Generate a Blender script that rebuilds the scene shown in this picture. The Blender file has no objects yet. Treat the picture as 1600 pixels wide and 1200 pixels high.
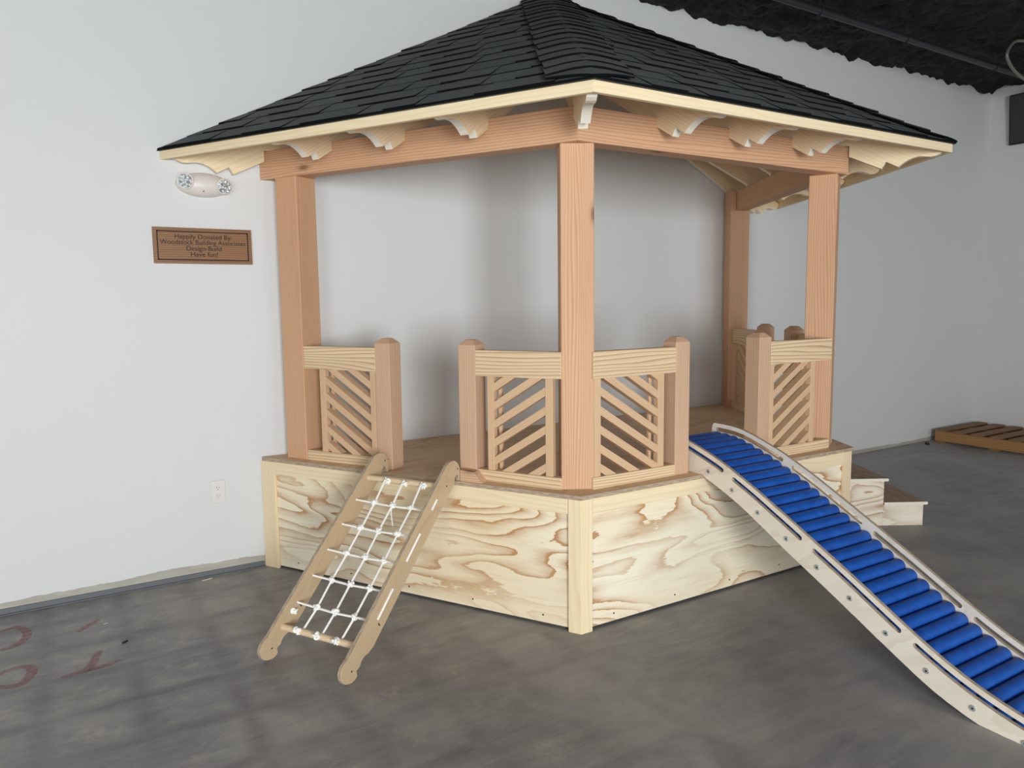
import bpy, bmesh, math, random
from mathutils import Vector, Matrix, noise
random.seed(7)
S = bpy.context.scene
COL = S.collection
# ------------------------------------------------------------------ camera
cam = bpy.data.objects.new('camera', bpy.data.cameras.new('camera')); COL.objects.link(cam)
cam.data.sensor_width = 36.0
cam.data.lens = 1163.6 * 36.0 / 1600.0
_r = Vector((0.85346222, -0.52100558, -0.01246698)); _u = Vector((0.067604, 0.0869594, 0.99391537)); _f = Vector((0.51675134, 0.84911203, -0.10943862))
cam.matrix_world = Matrix(((_r.x, _u.x, -_f.x, -2.71519), (_r.y, _u.y, -_f.y, -4.00323), (_r.z, _u.z, -_f.z, 1.40308), (0, 0, 0, 1)))
cam.data.clip_start = 0.05
S.camera = cam
# ------------------------------------------------------------------ world, light, exposure
S.view_settings.view_transform = 'Standard'
S.view_settings.look = 'None'
S.view_settings.gamma = 1.0
S.view_settings.use_curve_mapping = False
S.view_settings.exposure = 0.0
w = bpy.data.worlds.new('daylight'); S.world = w; w.use_nodes = True
w.node_tree.nodes['Background'].inputs[0].default_value = (0.80, 0.90, 1.0, 1)
w.node_tree.nodes['Background'].inputs[1].default_value = 0.18

def area(name, loc, target, sx, sy, power, color):
    l = bpy.data.lights.new(name, 'AREA'); l.shape = 'RECTANGLE'; l.size = sx; l.size_y = sy
    l.energy = power; l.color = color
    o = bpy.data.objects.new(name, l); COL.objects.link(o); o.location = loc
    o.rotation_euler = (Vector(target) - Vector(loc)).to_track_quat('-Z', 'Y').to_euler()
    return o
# storefront windows of the unit, behind the camera
area('storefront_window_light', (-3.3, -8.4, 1.35), (-1.5, 0, 1.2), 1.9, 2.1, 400, (0.90, 0.96, 1.0))
area('side_window_light', (-5.7, -5.6, 1.45), (-0.5, -0.6, 0.9), 2.4, 2.2, 105, (0.92, 0.97, 1.0))
area('storefront_window_light', (1.6, -8.6, 1.5), (1.0, 0, 1.2), 4.5, 2.4, 60, (0.94, 0.97, 1.0))

# ------------------------------------------------------------------ helpers
def lin(c):
    return tuple((x / 12.92 if x <= 0.04045 else ((x + 0.055) / 1.055) ** 2.4) for x in [v / 255.0 for v in c]) + (1.0,)

class NT:
    def __init__(self, name):
        self.m = bpy.data.materials.new(name); self.m.use_nodes = True
        self.t = self.m.node_tree; self.b = self.t.nodes['Principled BSDF']
    def n(self, kind, **kw):
        x = self.t.nodes.new(kind)
        for k, v in kw.items():
            if k.startswith('i_'):
                x.inputs[k[2:].replace('_', ' ')].default_value = v
            else: setattr(x, k, v)
        return x
    def l(self, a, b): self.t.links.new(a, b)
    def ramp(self, src, stops, interp='LINEAR'):
        r = self.n('ShaderNodeValToRGB'); r.color_ramp.interpolation = interp
        e = r.color_ramp.elements
        while len(e) < len(stops): e.new(0.5)
        for i, (p, c) in enumerate(stops):
            e[i].position = p; e[i].color = c if len(c) == 4 else tuple(c) + (1,)
        self.l(src, r.inputs[0]); return r
    def math(self, op, a, b=None, c=None):
        x = self.n('ShaderNodeMath', operation=op)
        for i, v in enumerate((a, b, c)):
            if v is None: continue
            if isinstance(v, (int, float)): x.inputs[i].default_value = v
            else: self.l(v, x.inputs[i])
        return x.outputs[0]
    def mix(self, fac, a, b, mode='MIX'):
        x = self.n('ShaderNodeMix', data_type='RGBA', blend_type=mode)
        if isinstance(fac, (int, float)): x.inputs[0].default_value = fac
        else: self.l(fac, x.inputs[0])
        for i, v in ((6, a), (7, b)):
            if isinstance(v, tuple): x.inputs[i].default_value = v
            else: self.l(v, x.inputs[i])
        return x.outputs[2]
    def vmap(self, src, scale, loc=(0, 0, 0)):
        x = self.n('ShaderNodeMapping'); x.inputs['Scale'].default_value = scale; x.inputs['Location'].default_value = loc
        self.l(src, x.inputs['Vector']); return x.outputs[0]
    def noise(self, vec, scale, detail=2, rough=0.5, dist=0.0):
        x = self.n('ShaderNodeTexNoise'); x.inputs['Scale'].default_value = scale; x.inputs['Detail'].default_value = detail
        x.inputs['Roughness'].default_value = rough; x.inputs['Distortion'].default_value = dist
        self.l(vec, x.inputs['Vector']); return x.outputs[0]
    def bump(self, h, strength=0.2, dist=0.01):
        x = self.n('ShaderNodeBump'); x.inputs['Strength'].default_value = strength; x.inputs['Distance'].default_value = dist
        self.l(h, x.inputs['Height']); self.l(x.outputs[0], self.b.inputs['Normal'])

def grain_vec(k):
    a = k.n('ShaderNodeAttribute'); a.attribute_name = 'grain'; return a.outputs['Vector']

def lumber(name, light, dark, knot, period=0.012, contrast=0.6, knots=True, rough=0.62):
    k = NT(name); g = grain_vec(k)
    # growth rings: distance field bent along the board, sliced into bands
    v = k.vmap(g, (0.55, 6.0, 6.0))
    n1 = k.noise(v, 1.0, 2, 0.45, 0.3)
    sep = k.n('ShaderNodeSeparateXYZ'); k.l(g, sep.inputs[0])
    lat = k.math('ADD', sep.outputs[1], k.math('MULTIPLY', sep.outputs[2], 0.8))
    f = k.math('ADD', k.math('MULTIPLY', lat, 1.0 / period), k.math('MULTIPLY', n1, 9.0))
    fr = k.math('FRACT', f)
    band = k.ramp(fr, [(0.0, (0, 0, 0)), (0.55, (0.25, 0.25, 0.25)), (0.86, (1, 1, 1)), (1.0, (0, 0, 0))])
    fine = k.noise(k.vmap(g, (3.0, 160.0, 160.0)), 1.0, 2, 0.6)
    big = k.noise(k.vmap(g, (0.8, 5, 5)), 1.0, 2)
    fac = k.math('MULTIPLY', band.outputs[0], contrast)
    c = k.mix(fac, lin(light), lin(dark))
    c = k.mix(k.math('MULTIPLY', k.math('SUBTRACT', fine, 0.5), 0.9), c, lin(dark))
    c = k.mix(k.math('MULTIPLY', k.math('SUBTRACT', big, 0.42), 0.6), c, lin(dark))
    if knots:
        vo = k.n('ShaderNodeTexVoronoi'); vo.inputs['Scale'].default_value = 1.0
        k.l(k.vmap(g, (1.5, 4.2, 4.2)), vo.inputs['Vector'])
        kr = k.ramp(vo.outputs['Distance'], [(0.0, (0.85, 0.85, 0.85)), (0.038, (0.65, 0.65, 0.65)), (0.055, (0.25, 0.25, 0.25)), (0.10, (0, 0, 0))])
        c = k.mix(kr.outputs[0], c, lin(knot))
    k.l(c, k.b.inputs['Base Color']); k.b.inputs['Roughness'].default_value = rough
    k.b.inputs['Specular IOR Level'].default_value = 0.3
    k.bump(fine, 0.15, 0.002)
    return k.m

def plywood(name, light, mid, dark, n_iso=9.0, sc=(0.9, 2.6, 2.6), warm=None, strength=1.0, rough=0.6):
    k = NT(name); g = grain_vec(k)
    v = k.vmap(g, sc)
    n1 = k.noise(v, 1.0, 1.5, 0.45, 0.35)
    jag = k.noise(k.vmap(g, (6, 26, 26)), 1.0, 4, 0.62)
    f = k.math('ADD', k.math('MULTIPLY', n1, n_iso), k.math('MULTIPLY', jag, 0.8))
    fr = k.math('FRACT', f)
    # latewood bands: sharp outer edge, soft inner edge
    band = k.ramp(fr, [(0.0, (0.95, 0.95, 0.95)), (0.07, (0.9, 0.9, 0.9)), (0.20, (0.45, 0.45, 0.45)), (0.55, (0.08, 0.08, 0.08)), (0.7, (0, 0, 0)), (0.975, (0, 0, 0)), (1.0, (0.95, 0.95, 0.95))])
    amp = k.noise(k.vmap(g, (1.5, 3, 3), (4, 2, 1)), 1.0, 1)
    am = k.ramp(amp, [(0.35, (0.25, 0.25, 0.25)), (0.58, (1, 1, 1))])
    fac = k.math('MULTIPLY', k.math('MULTIPLY', band.outputs[0], am.outputs[0]), strength)
    wid = k.noise(k.vmap(g, (0.7, 1.6, 1.6), (9, 0, 3)), 1.0, 1)
    base = k.mix(k.ramp(wid, [(0.4, (0, 0, 0)), (0.65, (1, 1, 1))]).outputs[0], lin(light), lin(mid))
    c = k.mix(fac, base, lin(dark))
    fine = k.noise(k.vmap(g, (4, 150, 150)), 1.0, 2, 0.6)
    c = k.mix(k.math('MULTIPLY', k.math('SUBTRACT', fine, 0.5), 0.7), c, lin(dark))
    k.l(c, k.b.inputs['Base Color']); k.b.inputs['Roughness'].default_value = rough
    k.b.inputs['Specular IOR Level'].default_value = 0.3
    return k.m

def plain(name, rgb, rough=0.5, metal=0.0, spec=0.5):
    k = NT(name); k.b.inputs['Base Color'].default_value = lin(rgb)
    k.b.inputs['Roughness'].default_value = rough; k.b.inputs['Metallic'].default_value = metal
    k.b.inputs['Specular IOR Level'].default_value = spec
    return k.m

def ply_edge(name, a, b):
    k = NT(name); g = grain_vec(k)
    n = k.noise(k.vmap(g, (30, 30, 300)), 1.0, 2)
    r = k.ramp(n, [(0.4, lin(a)), (0.6, lin(b))]); k.l(r.outputs[0], k.b.inputs['Base Color']); k.b.inputs['Roughness'].default_value = 0.7
    return k.m

FIR = lumber('fir_timber', (220, 176, 140), (178, 122, 84), (104, 60, 40), 0.0095, 0.66)
FIR2 = lumber('fir_newel', (220, 182, 150), (168, 124, 92), (108, 66, 46), 0.010, 0.62)
PINE = lumber('pine_board', (240, 216, 180), (210, 168, 124), (150, 100, 66), 0.016, 0.42)
PALE = lumber('pale_pine_trim', (246, 226, 188), (226, 192, 144), (150, 104, 72), 0.02, 0.38)
RAIL = lumber('rail_pine', (238, 212, 174), (180, 132, 90), (150, 104, 70), 0.012, 0.8)
SLAT = lumber('slat_fir', (224, 188, 150), (182, 136, 98), (140, 90, 60), 0.009, 0.45, knots=False)
SKIRT = plywood('skirt_plywood', (248, 236, 210), (242, 222, 186), (188, 134, 82), 14.0, (0.95, 4.4, 4.4))
DECKM = plywood('deck_plywood', (226, 198, 166), (216, 186, 152), (184, 148, 114), 9.0, (0.7, 3.5, 3.5), strength=0.6)
TREADM = plywood('tread_plywood', (176, 146, 120), (166, 134, 108), (132, 100, 76), 9.0, (1.2, 6, 6), strength=0.7)
STEPM = plywood('step_plywood', (240, 228, 208), (234, 218, 194), (184, 146, 112), 10.0, (2.0, 5.0, 5.0))
SHEATH = plywood('sheathing_plywood', (232, 202, 154), (222, 188, 138), (184, 138, 88), 6.0, strength=0.4)
EDGE = ply_edge('plywood_edge', (192, 172, 146), (160, 138, 114))
BIRCH = plywood('birch_ladder', (206, 180, 146), (198, 170, 134), (176, 146, 112), 5.0, (1.5, 6, 6), strength=0.35)
MAPLE = plywood('maple_side', (243, 233, 218), (238, 226, 208), (216, 198, 174), 6.0, (1.2, 5, 5), strength=0.5)
DOWEL = lumber('dowel_birch', (232, 206, 170), (210, 178, 136), (160, 110, 70), 0.01, 0.3, knots=False)
ROPE = plain('white_rope', (250, 247, 240), 0.7)
ENDG = plain('pale_lit_end_cut', (236, 226, 208), 0.7)  # rafter rims: window light put into the colour; plain pale on tread ends
CUT_SHADE = plain('shingle_edge_shadow', (14, 15, 15), 0.9, 0, 0.1)  # cut edges near black: shadow lines under the shingle butts put into colour
STEEL = plain('zinc_steel', (176, 180, 180), 0.45, 0.4)
BLACKM = plain('hole_black', (18, 15, 13), 0.8)
WHITEP = plain('white_plastic', (226, 220, 214), 0.35)
DARKP = plain('slot_dark', (40, 38, 36), 0.6)

def blue_foam():
    k = NT('blue_foam'); tc = k.n('ShaderNodeTexCoord')
    n = k.noise(tc.outputs['Object'], 22, 4, 0.6)
    r = k.ramp(n, [(0.3, lin((2, 66, 150))), (0.7, lin((8, 88, 178)))])
    sp = k.noise(tc.outputs['Object'], 260, 2, 0.6)
    s2 = k.ramp(sp, [(0.72, (0, 0, 0)), (0.8, (1, 1, 1))])
    c = k.mix(k.math('MULTIPLY', s2.outputs[0], 0.5), r.outputs[0], lin((80, 130, 200)))
    k.l(c, k.b.inputs['Base Color']); k.b.inputs['Roughness'].default_value = 0.5
    k.bump(sp, 0.15, 0.002); return k.m
BLUE = blue_foam()

def shingle_mat():
    k = NT('charcoal_shingle'); g = grain_vec(k); geo = k.n('ShaderNodeNewGeometry')
    gr = k.noise(geo.outputs['Position'], 330, 2, 0.7)
    r = k.ramp(gr, [(0.3, lin((66, 69, 69))), (0.52, lin((104, 108, 106))), (0.75, lin((152, 156, 152)))])
    tab = k.n('ShaderNodeTexWhiteNoise'); tab.noise_dimensions = '3D'
    a = k.n('ShaderNodeAttribute'); a.attribute_name = 'tab'; k.l(a.outputs['Vector'], tab.inputs['Vector'])
    c = k.mix(k.math('MULTIPLY', tab.outputs['Value'], 0.35), r.outputs[0], lin((76, 79, 79)))
    k.l(c, k.b.inputs['Base Color']); k.b.inputs['Roughness'].default_value = 0.9
    k.b.inputs['Specular IOR Level'].default_value = 0.2
    k.bump(gr, 0.4, 0.003); return k.m
SHINGLE = shingle_mat()

# --- piece builder: every piece carries its own grain coordinates
class MB:
    def __init__(self):
        self.bm = bmesh.new(); self.g = self.bm.verts.layers.float_vector.new('grain')
        self.tab = self.bm.verts.layers.float_vector.new('tab'); self.mats = []
    def mi(self, m):
        if m not in self.mats: self.mats.append(m)
        return self.mats.index(m)
    def add(self, verts, faces, M=None, mat=None, bevel=0.0, axis=None, off=None, edge_mat=None, smooth=False, tab=None, weld=False, edge_t=0.7):
        M = M or Matrix()
        t = bmesh.new(); vs = [t.verts.new(v) for v in verts]
        for f in faces:
            try: t.faces.new([vs[i] for i in f])
            except ValueError: pass
        if weld: bmesh.ops.remove_doubles(t, verts=t.verts, dist=1e-6)
        bmesh.ops.recalc_face_normals(t, faces=t.faces)
        if bevel > 0: bmesh.ops.bevel(t, geom=[e for e in t.edges if e.calc_face_angle(0) > 0.5], offset=bevel, segments=1, affect='EDGES')
        if axis is None:
            ext = [max(v.co[i] for v in t.verts) - min(v.co[i] for v in t.verts) for i in range(3)]
            axis = ext.index(max(ext))
        if isinstance(axis, int):
            o = [axis] + [i for i in range(3) if i != axis]; gf = lambda c: Vector((c[o[0]], c[o[1]], c[o[2]]))
        else:   # angle in the local xy plane
            ca, sa = math.cos(axis), math.sin(axis); gf = lambda c: Vector((c[0] * ca + c[1] * sa, -c[0] * sa + c[1] * ca, c[2]))
        off = Vector((random.uniform(-40, 40), random.uniform(-40, 40), random.uniform(-40, 40))) if off is None else Vector(off)
        mm = self.mi(mat) if mat else 0
        em = self.mi(edge_mat) if edge_mat else mm
        tb = Vector((random.random(), random.random(), random.random())) if tab is None else tab
        new = {}
        for v in t.verts:
            n = self.bm.verts.new(M @ v.co); n[self.g] = gf(v.co) + off; n[self.tab] = tb; new[v] = n
        for f in t.faces:
            try: nf = self.bm.faces.new([new[v] for v in f.verts])
            except ValueError: continue
            nf.material_index = em if (edge_mat and abs(f.normal.z) < edge_t) else mm
            nf.smooth = smooth
        t.free(); return self
    def box(self, x, y, z, M=None, mat=None, bevel=0.0015, axis=None, **k):
        v = [(a, b, c) for a in x for b in y for c in z]
        f = [(0, 1, 3, 2), (4, 6, 7, 5), (0, 4, 5, 1), (2, 3, 7, 6), (0, 2, 6, 4), (1, 5, 7, 3)]
        return self.add(v, f, M, mat, bevel, axis, **k)
    def prism(self, poly, z0, z1, M=None, mat=None, bevel=0.0015, axis=None, **k):
        n = len(poly)
        v = [(p[0], p[1], z0) for p in poly] + [(p[0], p[1], z1) for p in poly]
        f = [tuple(range(n)), tuple(range(n, 2 * n))] + [(i, (i + 1) % n, n + (i + 1) % n, n + i) for i in range(n)]
        return self.add(v, f, M, mat, bevel, axis, **k)
    def tube(self, pts, r, seg=10, mat=None, M=None, cap=True, closed=False):
        pts = [Vector(p) for p in pts]; n = len(pts); rings = []; up = None
        for i, p in enumerate(pts):
            if closed: d = pts[(i + 1) % n] - pts[i - 1]
            else: d = pts[min(i + 1, n - 1)] - pts[max(i - 1, 0)]
            d.normalize()
            if up is None:
                up = d.orthogonal().normalized()
            up = (up - d * up.dot(d)).normalized(); s = d.cross(up)
            rr = r[i] if isinstance(r, (list, tuple)) else r
            rings.append([p + (up * math.cos(2 * math.pi * j / seg) + s * math.sin(2 * math.pi * j / seg)) * rr for j in range(seg)])
        v = [c for ring in rings for c in ring]; f = []
        for i in range(n if closed else n - 1):
            for j in range(seg):
                a, b = i * seg + j, i * seg + (j + 1) % seg; c, d2 = ((i + 1) % n) * seg + (j + 1) % seg, ((i + 1) % n) * seg + j
                f.append((a, b, c, d2))
        if cap and not closed: f += [tuple(range(seg)), tuple(range((n - 1) * seg, n * seg))]
        return self.add(v, f, M, mat, 0, smooth=True)
    def clip(self, co, no):
        g = list(self.bm.verts) + list(self.bm.edges) + list(self.bm.faces)
        bmesh.ops.bisect_plane(self.bm, geom=g, plane_co=co, plane_no=no, clear_outer=True)
        bmesh.ops.holes_fill(self.bm, edges=[e for e in self.bm.edges if e.is_boundary])
        return self
    def obj(self, name, parent=None, **props):
        me = bpy.data.meshes.new(name); self.bm.to_mesh(me); self.bm.free()
        for m in self.mats: me.materials.append(m)
        if any(p.use_smooth for p in me.polygons):
            try: me.set_sharp_from_angle(angle=math.radians(40))
            except Exception: pass
        o = bpy.data.objects.new(name, me); COL.objects.link(o)
        if parent is not None:
            o.parent = parent; r = root_matrix(parent); o.matrix_parent_inverse = r.inverted()
        for k, v in props.items(): o[k] = v
        return o
def root_matrix(p):
    m = Matrix.Translation(p.location)
    return m if p.parent is None else Matrix()
def thing(name, label, cat, loc=(0, 0, 0), group=None):
    o = bpy.data.objects.new(name, None); COL.objects.link(o); o.location = loc; o.empty_display_size = 0.1
    o['label'] = label; o['category'] = cat
    if group: o['group'] = group
    return o
# sub-parts: their parents sit at the world origin of the thing frame, so the inverse must be the whole chain
_obj = MB.obj
def chain_inv(parent):
    m = Matrix(); p = parent
    while p is not None:
        loc = Matrix.Translation(p.location)
        m = (p.matrix_parent_inverse if p.parent else Matrix()) @ loc @ m
        p = p.parent
    return m.inverted()
def _obj2(self, name, parent=None, **props):
    o = _obj(self, name, None, **props)
    if parent is not None:
        o.parent = parent; o.matrix_parent_inverse = chain_inv(parent)
    return o
MB.obj = _obj2

WALL_Y = 0.034
T30 = math.tan(math.radians(30)); C30 = math.cos(math.radians(30))
def side_matrix(nx, ny):
    n = Vector((nx, ny, 0)); e = Vector((-ny, nx, 0))      # e x (-n) = z
    return Matrix(((e.x, -n.x, 0, 0), (e.y, -n.y, 0, 0), (0, 0, 1, 0), (0, 0, 0, 1)))
ML = side_matrix(-C30, -0.5); MR = side_matrix(0, -1); MBk = side_matrix(C30, -0.5)
SIDES = {'L': ML, 'R': MR, 'B': MBk}
WCLIP = (Vector((0, WALL_Y - 0.004, 0)), Vector((0, 1, 0)))

# ------------------------------------------------------------------ room shell
def wall_mat():
    k = NT('painted_drywall'); geo = k.n('ShaderNodeNewGeometry'); P = geo.outputs['Position']
    sep = k.n('ShaderNodeSeparateXYZ'); k.l(P, sep.inputs[0])
    n = k.noise(P, 1.3, 3, 0.5)
    paint = k.mix(k.math('MULTIPLY', n, 0.25), lin((221, 219, 216)), lin((213, 211, 208)))
    # unpainted band above the floor with a ragged paint line
    rag = k.noise(k.vmap(P, (6, 6, 30)), 1.0, 5, 0.7)
    low = k.noise(k.vmap(P, (1.1, 1, 0)), 1.0, 1)
    h = k.math('ADD', sep.outputs[2], k.math('MULTIPLY', k.math('SUBTRACT', rag, 0.5), 0.03))
    h = k.math('ADD', h, k.math('MULTIPLY', k.math('SUBTRACT', low, 0.5), -0.06))
    h = k.math('ADD', h, k.math('MULTIPLY', k.math('GREATER_THAN', sep.outputs[0], 0.0), 0.03))
    m = k.math('LESS_THAN', h, 0.062)
    bare = k.mix(rag, lin((150, 142, 128)), lin((200, 194, 182)))
    c = k.mix(m, paint, bare)
    k.l(c, k.b.inputs['Base Color']); k.b.inputs['Roughness'].default_value = 0.55
    k.b.inputs['Specular IOR Level'].default_value = 0.35
    op = k.noise(P, 90, 3, 0.6); k.bump(op, 0.06, 0.003)
    return k.m
WALL = wall_mat()

def floor_mat():
    k = NT('stained_concrete'); geo = k.n('ShaderNodeNewGeometry'); P = geo.outputs['Position']
    sep = k.n('ShaderNodeSeparateXYZ'); k.l(P, sep.inputs[0])
    wob = k.noise(P, 5, 2)
    def grid(comp, off):
        v = k.math('ADD', comp, k.math('MULTIPLY', k.math('SUBTRACT', wob, 0.5), 0.05))
        v = k.math('DIVIDE', k.math('ADD', v, off), 0.3048)
        fr = k.math('FRACT', v); d = k.math('MINIMUM', fr, k.math('SUBTRACT', 1.0, fr))
        return d
    dx = grid(sep.outputs[0], 2.848 + 3.048); dy = grid(sep.outputs[1], 0.51 + 9.144)
    d = k.math('MINIMUM', dx, dy)
    line = k.ramp(d, [(0.0, (1, 1, 1)), (0.05, (0.75, 0.75, 0.75)), (0.17, (0, 0, 0))])
    fadex = k.ramp(k.math('MULTIPLY_ADD', sep.outputs[0], 0.2, 0.6), [(0.1, (1, 1, 1)), (0.55, (0.0, 0.0, 0.0))])
    pn = k.noise(P, 2.3, 3)
    lm = k.math('MULTIPLY', k.math('MULTIPLY', line.outputs[0], fadex.outputs[0]), k.ramp(pn, [(0.3, (0.25, 0.25, 0.25)), (0.6, (1, 1, 1))]).outputs[0])
    big = k.noise(P, 1.1, 4, 0.6, 0.3)
    base = k.mix(k.ramp(big, [(0.38, (0, 0, 0)), (0.62, (1, 1, 1))]).outputs[0], lin((124, 124, 127)), lin((166, 163, 160)))
    # glue residue inside the old tiles
    cen = k.ramp(d, [(0.1, (0, 0, 0)), (0.36, (1, 1, 1))])
    res = k.noise(P, 9, 6, 0.72)
    rr = k.ramp(res, [(0.47, (0, 0, 0)), (0.72, (1, 1, 1))])
    rm = k.math('MULTIPLY', k.math('MULTIPLY', cen.outputs[0], rr.outputs[0]), k.math('MULTIPLY', fadex.outputs[0], 0.9))
    c = k.mix(rm, base, lin((204, 194, 170)))
    c = k.mix(k.math('MULTIPLY', lm, 0.6), c, lin((84, 81, 82)))
    # trowel streaks
    rot = k.n('ShaderNodeMapping'); rot.inputs['Rotation'].default_value = (0, 0, 0.5); rot.inputs['Scale'].default_value = (2.0, 10, 1); k.l(P, rot.inputs['Vector'])
    st = k.noise(rot.outputs[0], 1.6, 5, 0.7, 0.8)
    s2 = k.ramp(st, [(0.35, (0, 0, 0)), (0.7, (1, 1, 1))])
    c = k.mix(k.math('MULTIPLY', s2.outputs[0], 0.42), c, lin((184, 178, 170)))
    dk = k.noise(k.vmap(P, (1, 1, 1), (5, 3, 0)), 3.2, 5, 0.65, 0.5)
    c = k.mix(k.math('MULTIPLY', k.ramp(dk, [(0.5, (0, 0, 0)), (0.75, (1, 1, 1))]).outputs[0], 0.45), c, lin((100, 98, 100)))
    fn = k.noise(P, 60, 3, 0.7)
    c = k.mix(k.math('MULTIPLY', fn, 0.25), c, lin((108, 104, 101)))
    sp = k.noise(P, 140, 1, 0.5)
    c = k.mix(k.math('MULTIPLY', k.ramp(sp, [(0.76, (0, 0, 0)), (0.80, (1, 1, 1))]).outputs[0], 0.5), c, lin((196, 192, 184)))
    k.l(c, k.b.inputs['Base Color'])
    rgh = k.ramp(big, [(0.3, (0.42, 0.42, 0.42)), (0.7, (0.6, 0.6, 0.6))]); k.l(rgh.outputs[0], k.b.inputs['Roughness'])
    k.b.inputs['Specular IOR Level'].default_value = 0.4
    k.bump(fn, 0.12, 0.003)
    return k.m
FLOOR = floor_mat()

XR = 5.342; ZC = 3.40; XL = -6.0; YF = -9.0
def struct(mb, name): return mb.obj(name, None, kind='structure')
struct(MB().box((XL, XR + 0.3), (YF, WALL_Y + 0.2), (-0.1, 0.0), mat=FLOOR, bevel=0), 'floor')
struct(MB().box((XL, XR + 0.2), (WALL_Y, WALL_Y + 0.15), (0.0, 3.75), mat=WALL, bevel=0), 'wall_back')
struct(MB().box((XR, XR + 0.15), (YF, WALL_Y), (0.0, 3.75), mat=WALL, bevel=0), 'wall_right')
struct(MB().box((XL - 0.15, XL), (YF, WALL_Y), (0.0, 3.75), mat=WALL, bevel=0), 'wall_left')
# thin grey metal track exposed at the foot of the wall
TRACK = plain('dull_metal_track', (108, 110, 112), 0.6, 0.3)
def baseb(x0, x1, name):
    mb = MB(); mb.box((x0, x1), (WALL_Y - 0.006, WALL_Y + 0.01), (0.0, 0.03), mat=TRACK, bevel=0.001)
    mb.box((x0, x1), (WALL_Y - 0.016, WALL_Y), (0.0, 0.006), mat=TRACK, bevel=0.001)
    struct(mb, name)
baseb(XL, -1.84, 'baseboard_back')

def ceiling():
    k = NT('black_sprayed_foam'); geo = k.n('ShaderNodeNewGeometry')
    n = k.noise(geo.outputs['Position'], 14, 5, 0.65)
    r = k.ramp(n, [(0.35, lin((8, 8, 9))), (0.7, lin((28, 28, 30)))])
    k.l(r.outputs[0], k.b.inputs['Base Color']); k.b.inputs['Roughness'].default_value = 0.75
    k.b.inputs['Specular IOR Level'].default_value = 0.35
    k.bump(n, 0.9, 0.03)
    bm = bmesh.new()
    def strip(x0, x1, y0, y1, step):
        nx = int((x1 - x0) / step); ny = int((y1 - y0) / step); g = []
        for j in range(ny + 1):
            row = []
            for i in range(nx + 1):
                x = x0 + (x1 - x0) * i / nx; y = y0 + (y1 - y0) * j / ny
                p = Vector((x, y, 0))
                d = noise.fractal(p * 3.0, 1.0, 2.0, 5) * 0.045 + (0.012 - abs(noise.noise(p * 6 + Vector((3, 1, 7)))) * 0.045) + noise.noise(p * 15) * 0.014 + noise.noise(p * 38) * 0.009
                row.append(bm.verts.new((x, y, ZC + d)))
            g.append(row)
        for j in range(ny):
            for i in range(nx):
                f = bm.faces.new((g[j][i], g[j][i + 1], g[j + 1][i + 1], g[j + 1][i])); f.smooth = True
    strip(0.0, XR + 0.05, -2.6, WALL_Y + 0.02, 0.018)
    strip(XL, 0.0, -2.6, WALL_Y + 0.02, 0.15)
    strip(XL, XR + 0.05, YF, -2.6, 0.2)
    me = bpy.data.meshes.new('ceiling'); bm.to_mesh(me); bm.free(); me.materials.append(k.m)
    o = bpy.data.objects.new('ceiling', me); COL.objects.link(o); o['kind'] = 'structure'
ceiling()

# ------------------------------------------------------------------ gazebo
H = 0.60
gz = thing('gazebo', 'large wooden half-hexagon play gazebo on a plywood platform with a charcoal shingle roof', 'gazebo')
def half_hex(D):   # plan polygon, both wall corners pushed past the wall and clipped
    R = D / C30
    return [(-R - 0.1, 0.2), (-R - 0.0, 0.0), (-R / 2, -D), (R / 2, -D), (R, 0.0), (R + 0.1, 0.2)]
def hexpoly(D, y=WALL_Y - 0.004):
    R = D / C30; s = y / math.tan(math.radians(60))
    return [(-R + s * 0, y), (-R, 0.0), (-R / 2, -D), (R / 2, -D), (R, 0.0), (R, y)]
def ring(sd, Do, Di, z0, z1, mat, s0=None, s1=None, bevel=0.0015, axis=0, **k):
    """mitred board following one side; s0/s1 cut it square"""
    a0 = -Do * T30 if s0 is None else s0; a1 = Do * T30 if s1 is None else s1
    b0 = -Di * T30 if s0 is None else s0; b1 = Di * T30 if s1 is None else s1
    if s0 is None and sd == 'L': a0 -= 0.15; b0 -= 0.15
    if s1 is None and sd == 'B': a1 += 0.15; b1 += 0.15
    mb = MB(); mb.prism([(a0, -Do), (a1, -Do), (b1, -Di), (b0, -Di)], z0, z1, SIDES[sd], mat, bevel, axis=axis, **k)
    return mb.clip(*WCLIP)

# platform
MB().prism(hexpoly(1.582), H - 0.018, H, None, DECKM, 0.001, axis=0.15, edge_mat=EDGE, off=(3.1, 1.2, 0)).obj('deck_floor', gz)
seeds = {'L': (0.35, 7.3, 2.0), 'R': (4.1, 3.3, 5.0), 'B': (8.7, 1.1, 3.0)}
for sd in 'LRB':
    ring(sd, 1.556, 1.538, 0.012, H - 0.019, SKIRT, off=seeds[sd], bevel=0).obj('skirt_panel', gz)
    Dt = 1.574; e = Dt * T30
    ring(sd, Dt, 1.557, H - 0.085, H - 0.019, PALE, s0=-e + 0.062, s1=e - 0.062).obj('skirt_rail', gz)
    ring(sd, Dt, 1.557, 0.0, H - 0.019, PALE, s1=-e + 0.06, axis=2).obj('corner_trim', gz)
    ring(sd, Dt, 1.557, 0.0, H - 0.019, PALE if sd == 'L' else PINE, s0=e - 0.06, axis=2).obj('corner_trim', gz)
    # screw heads along the bottom edge of the panel
    for i in range(5):
        s = -0.72 + i * 0.36
        mb = MB(); mb.prism([(0.004 * math.cos(a), 0.004 * math.sin(a)) for a in [j * math.pi / 4 for j in range(8)]], 0, 0.0012,
                 SIDES[sd] @ Matrix.Translation((s, -1.5562, 0.045 + 0.004 * (i % 2))) @ Matrix.Rotation(math.pi / 2, 4, 'X'), BLACKM, 0)
        mb.obj('screw', gz)

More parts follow.
